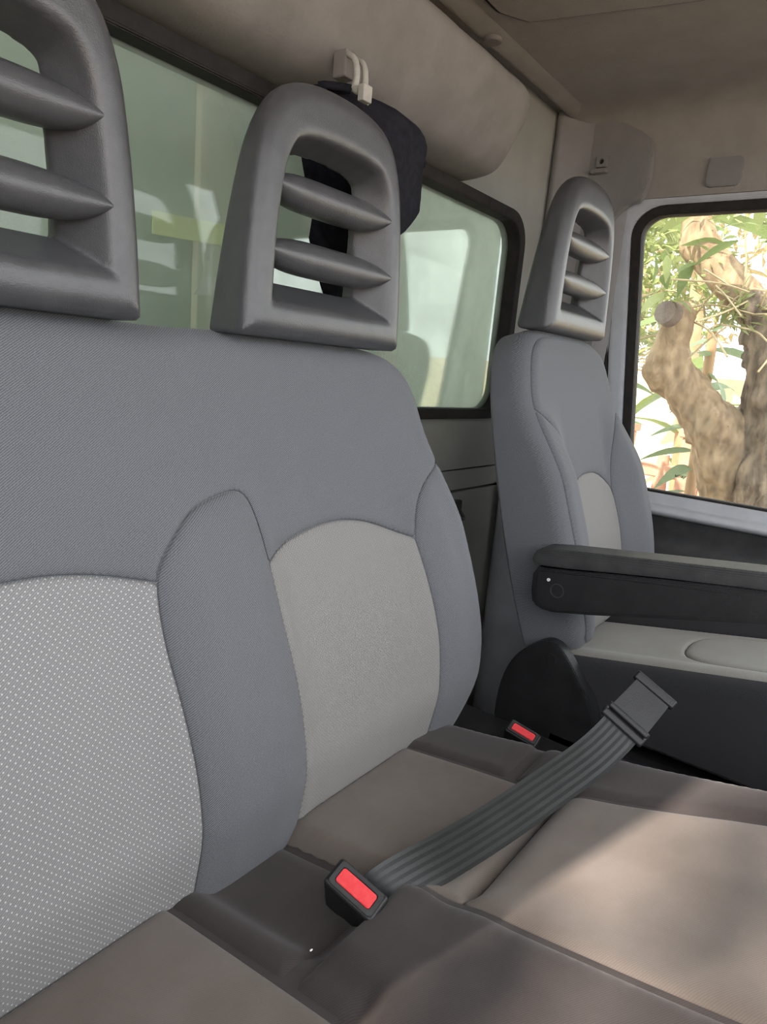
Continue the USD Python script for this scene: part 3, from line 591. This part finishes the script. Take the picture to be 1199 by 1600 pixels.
lb = thing('lap_belt', 'ribbed black lap belt arching across the bench cushion to its loose tongue', 'seat belt', (0.489, 0.328, 0.46))
C = smooth_line([(0.470, 0.335, 0.450), (0.487, 0.325, 0.478), (0.515, 0.305, 0.497), (0.550, 0.285, 0.510), (0.620, 0.262, 0.523), (0.690, 0.240, 0.540), (0.755, 0.216, 0.562), (0.790, 0.205, 0.579), (0.806, 0.200, 0.590)], 3)
W = smooth_line([(0.30, -0.90, 0.1), (0.25, -0.92, -0.1), (0.05, -0.93, -0.32), (-0.05, -0.92, -0.36), (-0.12, -0.90, -0.38), (-0.1, -0.90, -0.40), (0.0, -0.90, -0.42), (0.05, -0.88, -0.44), (0.05, -0.88, -0.44)], 3)
def ribbon(C, W, w, th=0.0014, cols=13, rib=0.0):
    T = np.gradient(C, axis=0); T /= np.linalg.norm(T, axis=1, keepdims=True)
    W = W - T * (W * T).sum(1, keepdims=True); W /= np.linalg.norm(W, axis=1, keepdims=True); N = np.cross(T, W)
    s = np.concatenate([[0], np.cumsum(np.linalg.norm(np.diff(C, axis=0), axis=1))]); u = np.linspace(-0.5, 0.5, cols)
    tops, uvs = [], []
    for sg in (1, -1):
        off = th / 2 + rib * 0.5 * np.cos(np.arange(cols) * np.pi)
        tops.append((C[:, None] + w * u[None, :, None] * W[:, None] + sg * off[None, :, None] * N[:, None]).reshape(-1, 3))
        uvs.append(np.stack(np.broadcast_arrays(s[:, None], w * u[None, :]), -1).reshape(-1, 2))
    n = len(C); I, J = np.meshgrid(np.arange(n - 1), np.arange(cols - 1), indexing='ij')
    q = np.stack([I * cols + J, I * cols + J + 1, (I + 1) * cols + J + 1, (I + 1) * cols + J], -1).reshape(-1, 4); K = n * cols
    f = [q[:, [0, 1, 2]], q[:, [0, 2, 3]], q[:, [2, 1, 0]] + K, q[:, [3, 2, 0]] + K]
    for c in (0, cols - 1):
        e = np.stack([np.arange(n - 1) * cols + c, np.arange(1, n) * cols + c], 1)
        f += [np.stack([e[:, 0], e[:, 1], e[:, 1] + K], 1), np.stack([e[:, 0], e[:, 1] + K, e[:, 0] + K], 1)]
    m = trimesh.Trimesh(np.vstack(tops), np.vstack(f), process=False); m.fix_normals(); return m, np.vstack(uvs), (T, W, N)
m, uv, (BT, BW, BNn) = ribbon(C, W, 0.047, cols=13, rib=0.00025)
part(lb, 'webbing', m, 'webbing', smooth=False, uv=uv)
o = C[-1]; tdir = np.array([0.50, -0.12, 0.62]); wd = BW[-1]; tdir -= wd * (tdir @ wd); tdir /= np.linalg.norm(tdir); nn = np.cross(tdir, wd)
if nn @ np.array([-0.5, -0.5, 0.5]) < 0: nn = -nn
def put(mm, off=0.0): mm.apply_transform(frame(o + tdir * off, tdir, wd, nn)); mm.fix_normals(); return mm
part(lb, 'adjuster', put(cat_([box(-0.006, 0.004, -0.030, 0.030, -0.004, 0.006, 0.003), box(0.006, 0.014, -0.029, 0.029, -0.004, 0.007, 0.003), box(-0.006, 0.014, -0.030, -0.025, -0.005, 0.004, 0.002), box(-0.006, 0.014, 0.025, 0.030, -0.005, 0.004, 0.002)])), 'plastic_black')
part(lb, 'tongue', put(extrude(Polygon([(0.008, -0.026), (0.058, -0.024), (0.064, -0.020), (0.064, 0.020), (0.058, 0.024), (0.008, 0.026)]).buffer(-0.003).buffer(0.003), 0.006, (0, 0, -0.003), X, Y, Z, 0.002)), 'plastic_black')
part(lb, 'tongue_lip', put(box(0.056, 0.068, -0.029, 0.029, -0.008, 0.005, 0.003)), 'plastic_black')

# ================================================================== CAP ON ITS HOOK
hk = thing('coat_hook', 'pale plastic coat hook on the padded box over the rear window', 'hook', (0.80, 0.72, 1.43))
hx, hy_, hz = 0.800, 0.722, 1.405
part(hk, 'back_plate', box(hx - 0.009, hx + 0.014, hy_ + 0.004, hy_ + 0.03, hz - 0.006, hz + 0.030, 0.003), 'headliner_box')
for dx, L in ((-0.006, 0.030), (0.013, 0.036)):
    part(hk, 'prong', tube(smooth_line([(hx + dx, hy_ + 0.004, hz + 0.022), (hx + dx, hy_ - 0.012, hz + 0.014), (hx + dx + 0.001, hy_ - 0.016, hz - 0.01), (hx + dx, hy_ - 0.012, hz - L + 0.004), (hx + dx, hy_ - 0.024, hz - L)], 2), [0.0045] * 14 if False else np.linspace(0.0040, 0.0058, len(smooth_line([(0, 0, 0)] * 5, 2))), 8), 'clip_beige', smooth=60)
part(hk, 'tab', box(hx - 0.016, hx + 0.003, hy_ - 0.040, hy_ - 0.028, hz - 0.046, hz - 0.024, 0.002), 'clip_beige')
cp = thing('baseball_cap', 'dark navy cloth cap hanging from the hook behind the middle headrest', 'cap', (0.86, 0.775, 1.29))
cu = np.array([0.92, -0.16, 0.34]); cu /= np.linalg.norm(cu); cf = np.array([-0.33, 0.05, -0.94]); cf -= cu * (cf @ cu); cf /= np.linalg.norm(cf); cs_ = np.cross(cu, cf)
cc0 = np.array([0.825, 0.775, 1.275])
def crown(th, ph, sc=1.0):           # th around, ph from rim (0) to button (pi/2)
    cx = 0.120 * np.cos(ph) * np.cos(th); sy = 0.062 * np.cos(ph) * np.sin(th); uz = 0.205 * np.sin(ph) ** 0.9
    p = cc0 + sc * (cx[..., None] * cf + sy[..., None] * cs_ + uz[..., None] * cu)
    return p
th, ph = np.meshgrid(np.linspace(0, 2 * np.pi, 73)[:-1], np.linspace(0, np.pi / 2 * 0.999, 20), indexing='ij')
P = crown(th, ph); seam = np.abs(((th / (np.pi / 3)) % 1) - 0.5); crum = (meshkit.fbm(P * 16, 3, 3) - 0.5) * 0.16
P = cc0 + (P - cc0) * (1 + crum[..., None] - 0.02 * np.exp(-((seam - 0.5) / 0.03) ** 2)[..., None] + 0.05 * np.cos(3 * th)[..., None] * np.sin(2 * ph)[..., None])
n0, n1 = P.shape[:2]; I, J = np.meshgrid(np.arange(n0), np.arange(n1 - 1), indexing='ij'); K = (I + 1) % n0
q = np.stack([I * n1 + J, K * n1 + J, K * n1 + J + 1, I * n1 + J + 1], -1).reshape(-1, 4)
vi = cc0 + (P.reshape(-1, 3) - cc0) * 0.97; nn_ = n0 * n1; rim_ = np.arange(n0) * n1; rim2 = np.roll(rim_, -1)
fq = np.vstack([q, q[:, ::-1] + nn_, np.stack([rim2, rim_, rim_ + nn_, rim2 + nn_], 1)])
crown_m = trimesh.Trimesh(np.vstack([P.reshape(-1, 3), vi]), np.vstack([fq[:, [0, 1, 2]], fq[:, [0, 2, 3]]]), process=False)
part(cp, 'crown', crown_m, 'cap_cloth', smooth=50)
bt_ = m3.Manifold.sphere(0.012, 20).scale([1, 1, 0.7]); bm_ = tm(bt_); bm_.apply_transform(frame(cc0 + cu * 0.203, cf, cs_, cu)); part(cp, 'button', bm_, 'cap_cloth', smooth=60)
tv, rv = np.meshgrid(np.linspace(-1.15, 1.15, 31), np.linspace(0, 1, 12), indexing='ij')
rim_p = cc0 + 0.112 * np.cos(tv)[..., None] * cf + 0.062 * np.sin(tv)[..., None] * cs_
ext = 0.118 * rv * np.sqrt(np.clip(1 - (tv / 1.2) ** 2, 0, 1))
vis = rim_p + ext[..., None] * (cf * 0.97) - (0.10 * ext * ext / 0.105)[..., None] * cu * 1.6 - (0.018 * (np.sin(tv) ** 2) * rv)[..., None] * cu
n0, n1 = vis.shape[:2]; I, J = np.meshgrid(np.arange(n0 - 1), np.arange(n1 - 1), indexing='ij')
q = np.stack([I * n1 + J, (I + 1) * n1 + J, (I + 1) * n1 + J + 1, I * n1 + J + 1], -1).reshape(-1, 4); K = n0 * n1
ed = np.concatenate([np.arange(n0) * n1 + n1 - 1]); ed = np.stack([ed[:-1], ed[1:]], 1)
fq = np.vstack([q, q[:, ::-1] + K, np.stack([ed[:, 0], ed[:, 1], ed[:, 1] + K, ed[:, 0] + K], 1)])
vm = trimesh.Trimesh(np.vstack([vis.reshape(-1, 3), vis.reshape(-1, 3) - 0.004 * cu]), np.vstack([fq[:, [0, 1, 2]], fq[:, [0, 2, 3]]]), process=False)
part(cp, 'visor', vm, 'cap_cloth', smooth=50)
part(cp, 'back_strap', tube(smooth_line([cc0 - cf * 0.105 + cs_ * 0.03, cc0 - cf * 0.125 - cu * 0.005 + cs_ * 0.012, np.array([hx + 0.012, hy_ - 0.016, hz - 0.022]), cc0 - cf * 0.125 - cu * 0.005 - cs_ * 0.012, cc0 - cf * 0.105 - cs_ * 0.03], 2), 0.006, 8), 'cap_cloth', smooth=60)

# small fittings
ph_ = thing('pillar_hook', 'small grey bracket with a dark hole on the pillar beside the driver headrest', 'hook', (1.785, 0.733, 1.54))
pk = rrect(0.720, 1.540, 0.748, 1.566, 0.004).difference(Point(0.734, 1.553).buffer(0.006))
part(ph_, 'bracket', extrude(pk, 0.010, (1.786, 0, 0), Y, Z, -X, 0.002), 'trim_grey')
part(ph_, 'hole', extrude(Point(0.734, 1.553).buffer(0.0062), 0.003, (1.786, 0, 0), Y, Z, -X), 'rubber')
part(ph_, 'ledge', box(1.766, 1.786, 0.715, 0.757, 1.524, 1.534, 0.003), 'trim_grey')
lint = trimesh.creation.icosphere(1, 0.0013); lint.vertices *= [1.3, 0.8, 0.5]; lint.apply_translation([0.383, 0.321, 0.4905])
part('/World', 'lint_crumb', lint, 'paper_white', label='tiny white crumb of lint on the brown part of the bench cushion', cat='crumb')
pp = extrude(Polygon([(0, 0), (0.016, 0.002), (0.020, 0.012), (0.008, 0.018), (-0.002, 0.012)]), 0.0012, (1.062, 0.446, 0.3455), np.array([0.75, -0.66, 0]), np.array([0.60, 0.68, 0.42]), np.array([-0.28, -0.31, 0.91]))
part('/World', 'paper_scrap', pp, 'paper_white', label='scrap of white paper beside the buckle in the dark gap', cat='paper')
bk = thing('wall_bracket', 'small dark belt bracket on the rear wall under the window', 'bracket', (1.45, 0.85, 0.66))
part(bk, 'plate', extrude(rrect(1.43, 0.645, 1.475, 0.685, 0.008), 0.012, (0, WALL_Y, 0), X, Z, -Y, 0.004), 'plastic_charcoal')
part(bk, 'loop', tube(smooth_line([(1.44, 0.846, 0.655), (1.44, 0.83, 0.640), (1.465, 0.83, 0.640), (1.465, 0.846, 0.655)], 2), 0.004, 8), 'plastic_charcoal', smooth=60)

# ================================================================== OUTSIDE
GZ = -0.85
struct('ground', box(-30, 40, -30, 30, GZ - 0.1, GZ), 'dry_ground')
bx = thing('truck_box', 'pale green white cargo box body standing close behind the cab window', 'truck body', (0.9, 1.9, GZ))
part(bx, 'front_wall', box(-0.35, 2.30, 1.29, 1.33, -0.35, 2.6), 'box_wall')
part(bx, 'post', box(0.955, 1.062, 1.268, 1.29, -0.35, 2.6, 0.004), 'box_post')
part(bx, 'post', box(1.62, 1.70, 1.268, 1.29, -0.35, 2.6, 0.004), 'box_post')
part(bx, 'overhang', box(-0.35, 2.30, 0.92, 1.30, 1.80, 2.6), 'box_wall')
part(bx, 'side_wall', box(2.26, 2.30, 1.33, 4.5, -0.35, 2.6), 'box_wall')
part(bx, 'side_wall', box(-0.35, -0.31, 1.33, 4.5, -0.35, 2.6), 'box_wall')
part(bx, 'roof_panel', box(-0.31, 2.26, 1.33, 4.5, 2.56, 2.6), 'box_wall')
part(bx, 'chassis', box(0.2, 1.7, 0.95, 4.5, -0.6, -0.35), 'plastic_black')
part(bx, 'reflection_strip', extrude(Polygon([(0.842, 1.218), (0.842, 1.262), (1.034, 1.273), (1.034, 1.229)]), 0.003, (0, 1.268, 0), X, Z, -Y), 'reflection_yellow', label='yellow green strip painted in for a reflection in the glass')  # added strip: paints the rear glass reflection onto the box
part(bx, 'white_patch', extrude(Polygon([(0.944, 1.114), (0.973, 1.158), (1.011, 1.157), (0.995, 1.118)]), 0.002, (0, 1.267, 0), X, Z, -Y), 'paper_white', label='small white patch')  # small white patch in front of the box wall

# garden wall and balustrade
part('/World', 'garden_wall', extrude(sbox(-3.0, GZ, 9.0, 1.15), 0.15, (6.6, 0, 0), Y, Z, X, 0.02), 'render_cream', label='cream rendered garden wall behind the tree', cat='wall')
bal = thing('balustrade', 'low terracotta balustrade behind the seat edge of the door window', 'balustrade', (5.0, 1.3, GZ))
for yy in (1.10, 1.60, 2.10):
    part(bal, 'post', cat_([box(4.93, 5.07, yy - 0.075, yy + 0.075, GZ, 0.70, 0.012), box(4.91, 5.09, yy - 0.095, yy + 0.095, 0.70, 0.76, 0.012)]), 'terracotta')
for z0, z1 in ((0.40, 0.49), (-0.1, 0.0), (-0.6, -0.5)):
    part(bal, 'rail', box(4.96, 5.04, 0.3, 3.0, z0, z1, 0.012), 'terracotta')
for k in range(9):
    yy = 0.42 + 0.29 * k; part(bal, 'baluster', tube([(5.0, yy, GZ), (5.0, yy, -0.2), (5.0, yy, 0.05), (5.0, yy, 0.2), (5.0, yy, 0.42), (5.0, yy, 0.56)], [0.05, 0.06, 0.03, 0.06, 0.045, 0.04], 10), 'terracotta', smooth=40)

# tree
tr = thing('gnarled_tree', 'thick gnarled tree trunk with sawn limb seen through the door window', 'tree', (3.6, 0.35, GZ))
trunk_segs = [((3.65, 0.20, GZ), (3.62, 0.28, 0.25), 0.36, 0.30), ((3.62, 0.30, 0.25), (3.60, 0.39, 0.95), 0.30, 0.225), ((3.60, 0.39, 0.95), (3.57, 0.50, 1.28), 0.21, 0.16), ((3.60, 0.36, 1.05), (3.72, 0.34, 1.55), 0.18, 0.12), ((3.72, 0.34, 1.55), (3.85, 0.12, 2.6), 0.12, 0.08), ((3.57, 0.50, 1.28), (3.52, 0.63, 1.40), 0.15, 0.085)]
limb_segs = [((3.68, 0.44, 0.70), (3.50, 0.72, 0.88), 0.15, 0.11), ((3.72, 0.50, 0.30), (3.54, 0.66, 0.75), 0.16, 0.13), ((3.50, 0.72, 0.86), (3.42, 0.93, 1.10), 0.115, 0.09), ((3.42, 0.93, 1.10), (3.38, 0.91, 1.34), 0.088, 0.07), ((3.56, 0.58, 0.2), (3.58, 0.78, -0.1), 0.11, 0.11), ((3.58, 0.78, -0.1), (3.6, 0.80, GZ), 0.11, 0.12)]
upper_segs = [((3.54, 0.60, 1.36), (3.52, 0.92, 1.68), 0.085, 0.07), ((3.52, 0.92, 1.68), (3.55, 1.12, 2.3), 0.07, 0.05)]
def bark_sdf(segs, a1, a2):
    def f(x, y, z):
        p = np.stack([x, y, z], -1); d = None
        for a, b_, r0, r1 in segs:
            e = capsule(p, a, b_, r0, r1); d = e if d is None else smin(d, e, 0.06)
        return d + a1 * (meshkit.fbm(p * [9, 9, 4.5], 3, 11) - 0.5) + a2 * (meshkit.fbm(p * [34, 34, 13], 2, 21) - 0.5)
    return f
part(tr, 'trunk', nets(bark_sdf(trunk_segs, 0.09, 0.06), (3.12, -0.25, GZ - 0.02), (4.1, 0.85, 2.35), 0.016), 'bark', smooth=70)
part(tr, 'limb', nets(bark_sdf(limb_segs, 0.07, 0.04), (3.2, 0.2, GZ - 0.02), (3.85, 1.15, 1.5), 0.015), 'bark_pale', smooth=70)
part(tr, 'limb', nets(bark_sdf(upper_segs, 0.03, 0.015), (3.38, 0.45, 1.2), (3.75, 1.3, 2.3), 0.014), 'bark_pale', smooth=70)
cutd = np.array([-0.85, 0.25, 0.12]); cutd /= np.linalg.norm(cutd)
part(tr, 'sawn_stub', tube([np.array([3.40, 0.91, 1.33]), np.array([3.40, 0.91, 1.33]) + cutd * 0.10, np.array([3.40, 0.91, 1.33]) + cutd * 0.14], [0.062, 0.056, 0.052], 14), 'cut_wood', smooth=40)
def leaf(L, w, bend=0.25, n=4, fold=0.15):
    u = np.linspace(0, 1, n + 1); ww = w * np.sin(np.pi * (0.04 + 0.94 * u) ** 0.8) * 0.5
    c = np.stack([L * u, 0 * u, -bend * L * u * u], 1)
    v = np.vstack([c + np.stack([0 * u, -ww, fold * ww], 1), c, c + np.stack([0 * u, ww, fold * ww], 1)]); k = n + 1
    f = []
    for i in range(n):
        f += [[i, i + 1, k + i + 1], [i, k + i + 1, k + i], [k + i, k + i + 1, 2 * k + i + 1], [k + i, 2 * k + i + 1, 2 * k + i]]
    return v, np.array(f)
def rand_rot(r, spread=1.0, base=None):
    d = r.normal(size=3) * [1, 1, 0.6] if base is None else np.asarray(base) + spread * r.normal(size=3)
    d /= np.linalg.norm(d); s = np.cross([0, 0, 1], d); s /= np.linalg.norm(s) + 1e-9; n = np.cross(d, s)
    t = r.uniform(-0.7, 0.7); s2, n2 = s * math.cos(t) + n * math.sin(t), n * math.cos(t) - s * math.sin(t)
    return np.stack([d, s2, n2], 1)
def foliage(r, pts, L, w, base=None, spread=0.6):
    V, F, k = [], [], 0
    for p in pts:
        v, f = leaf(L * r.uniform(0.6, 1.25), w * r.uniform(0.7, 1.2), r.uniform(0, 0.5), 2)
        V.append(v @ rand_rot(r, spread, base).T + p); F.append(f + k); k += len(v)
    return trimesh.Trimesh(np.vstack(V), np.vstack(F), process=False)
def blob(r, c, rad, n):
    p = r.normal(size=(n, 3)); p /= np.linalg.norm(p, axis=1, keepdims=True); return np.array(c) + p * np.array(rad) * r.uniform(0.25, 1, (n, 1)) ** 0.5
r1 = np.random.default_rng(3)
tw = []
for k in range(30):
    a = np.array([3.45, 0.72, 1.36]) + r1.normal(size=3) * [0.05, 0.14, 0.05]; d = r1.normal(size=3) * [0.5, 1, 0.8] + [-0.3, 0, 0.6]; d /= np.linalg.norm(d)
    L = r1.uniform(0.15, 0.42); tw.append(tube(smooth_line([a, a + d * L * 0.5 + r1.normal(size=3) * 0.02, a + d * L + [0, 0, -0.05]], 2), 0.0045, 5))
part(tr, 'dry_twigs', cat_(tw), 'twig', smooth=60, kind='stuff')
part(tr, 'fine_leaves', foliage(r1, np.vstack([blob(r1, (3.55, 1.05, 1.66), (0.2, 0.34, 0.32), 320), blob(r1, (3.45, 0.80, 1.42), (0.1, 0.25, 0.12), 90), blob(r1, (3.42, 0.62, 1.36), (0.08, 0.14, 0.08), 60)]), 0.07, 0.018), 'leaf_pale', smooth=False, kind='stuff')
for k in range(46):
    c = [(3.35, 1.10, 1.50), (3.4, 0.62, 1.72), (3.5, 0.95, 1.75), (3.5, 0.45, 1.82)][k % 4]
    v, f = leaf(r1.uniform(0.10, 0.19), r1.uniform(0.035, 0.06), 0.35, 4)
    v = v @ rand_rot(r1).T + np.array(c) + r1.normal(size=3) * [0.1, 0.15, 0.12]
    part(tr, 'leaf', trimesh.Trimesh(v, f, process=False), 'leaf_green' if k % 3 else 'leaf_pale', smooth=True)

def stem_plant(name, label, cat, base, top, r0, leaves, matl, seed, smat='stem_tan', L=(0.35, 0.6), wd=(0.08, 0.14), lo=0.35):
    r = np.random.default_rng(seed); t = thing(name, label, cat, base); base, top = np.array(base), np.array(top)
    C = smooth_line([base, base + (top - base) * 0.5 + r.normal(size=3) * 0.02, top], 2)
    part(t, 'stem', tube(C, np.linspace(r0, r0 * 0.8, len(C)), 12), smat, smooth=60)
    for k in range(leaves):
        h = lo + (1 - lo) * k / max(1, leaves - 1); o = base + (top - base) * h; an = k * 2.4 + r.uniform(0, 0.5)
        d = np.array([math.cos(an), math.sin(an), r.uniform(-0.1, 0.6)]); v, f = leaf(r.uniform(*L), r.uniform(*wd), r.uniform(0.25, 0.7), 6)
        R_ = rand_rot(np.random.default_rng(seed * 100 + k), 0.0, d); part(t, 'leaf', trimesh.Trimesh(v @ R_.T + o, f, process=False), matl, smooth=True)
    return t
stem_plant('papaya_plant', 'tall orange tan stem with big pale leaves rising behind the tree fork', 'plant', (5.9, 1.32, GZ), (5.9, 1.58, 2.9), 0.065, 14, 'leaf_green', 5, L=(0.45, 0.8), wd=(0.14, 0.26))
stem_plant('cane_plant', 'slim tan cane with blue green lance leaves between trunk and left limb', 'plant', (4.25, 0.90, GZ), (4.25, 0.95, 1.35), 0.035, 26, 'leaf_blue', 8, L=(0.24, 0.40), wd=(0.06, 0.10), lo=0.45)
stem_plant('oleander_plant', 'green lance leaves drooping left of the sawn limb by the window edge', 'plant', (4.3, 1.66, GZ), (4.3, 1.46, 1.15), 0.015, 18, 'leaf_blue', 12, 'twig', L=(0.28, 0.42), wd=(0.04, 0.06), lo=0.5)
r2 = np.random.default_rng(9)
for nm, lb_, c, rad, n, mt, L in (('tall_shrub', 'tall loose pale leaved shrub behind the fork of the tree', (8.0, 2.55, 2.2), (0.6, 0.75, 1.0), 1300, 'leaf_pale', 0.20), ('tall_shrub', 'tall green shrub at the top right of the door window', (8.3, 0.9, 3.2), (0.6, 0.8, 0.9), 800, 'leaf_green', 0.24), ('tall_shrub', 'dry yellowish shrub at the left edge of the door window', (10.2, 3.3, 2.6), (0.8, 1.6, 1.5), 1500, 'leaf_dry', 0.22)):
    t = thing(nm, lb_, 'shrub', (c[0], c[1], GZ))
    part(t, 'stem', tube(smooth_line([(c[0], c[1], GZ), (c[0] + 0.05, c[1] + 0.08, 0.6), c], 2), 0.035, 8), 'bark_pale', smooth=60)
    part(t, 'foliage', foliage(r2, blob(r2, c, rad, n), L, L * 0.34), mt, smooth=False, kind='stuff')
# the tree on the open passenger side whose leaves dapple the cushion
aim = np.array([0.68, 0.02, 0.52]) - SUN_D * 4.2
t = thing('shade_tree', 'leafy tree beyond the open passenger door', 'tree', (aim[0] - 0.6, aim[1] + 0.9, GZ))
part(t, 'trunk', tube(smooth_line([(aim[0] - 0.6, aim[1] + 0.9, GZ), (aim[0] - 0.5, aim[1] + 0.8, 1.2), (aim[0] - 0.2, aim[1] + 0.3, aim[2])], 2), np.linspace(0.12, 0.05, 12 if False else len(smooth_line([(0, 0, 0)] * 3, 2))), 10), 'bark', smooth=60)
r3 = np.random.default_rng(21)
part(t, 'foliage', foliage(r3, np.vstack([blob(r3, aim + r3.normal(size=3) * 0.5, (0.10, 0.10, 0.10), 9) for _ in range(52)]), 0.15, 0.08), 'leaf_green', smooth=False, kind='stuff')
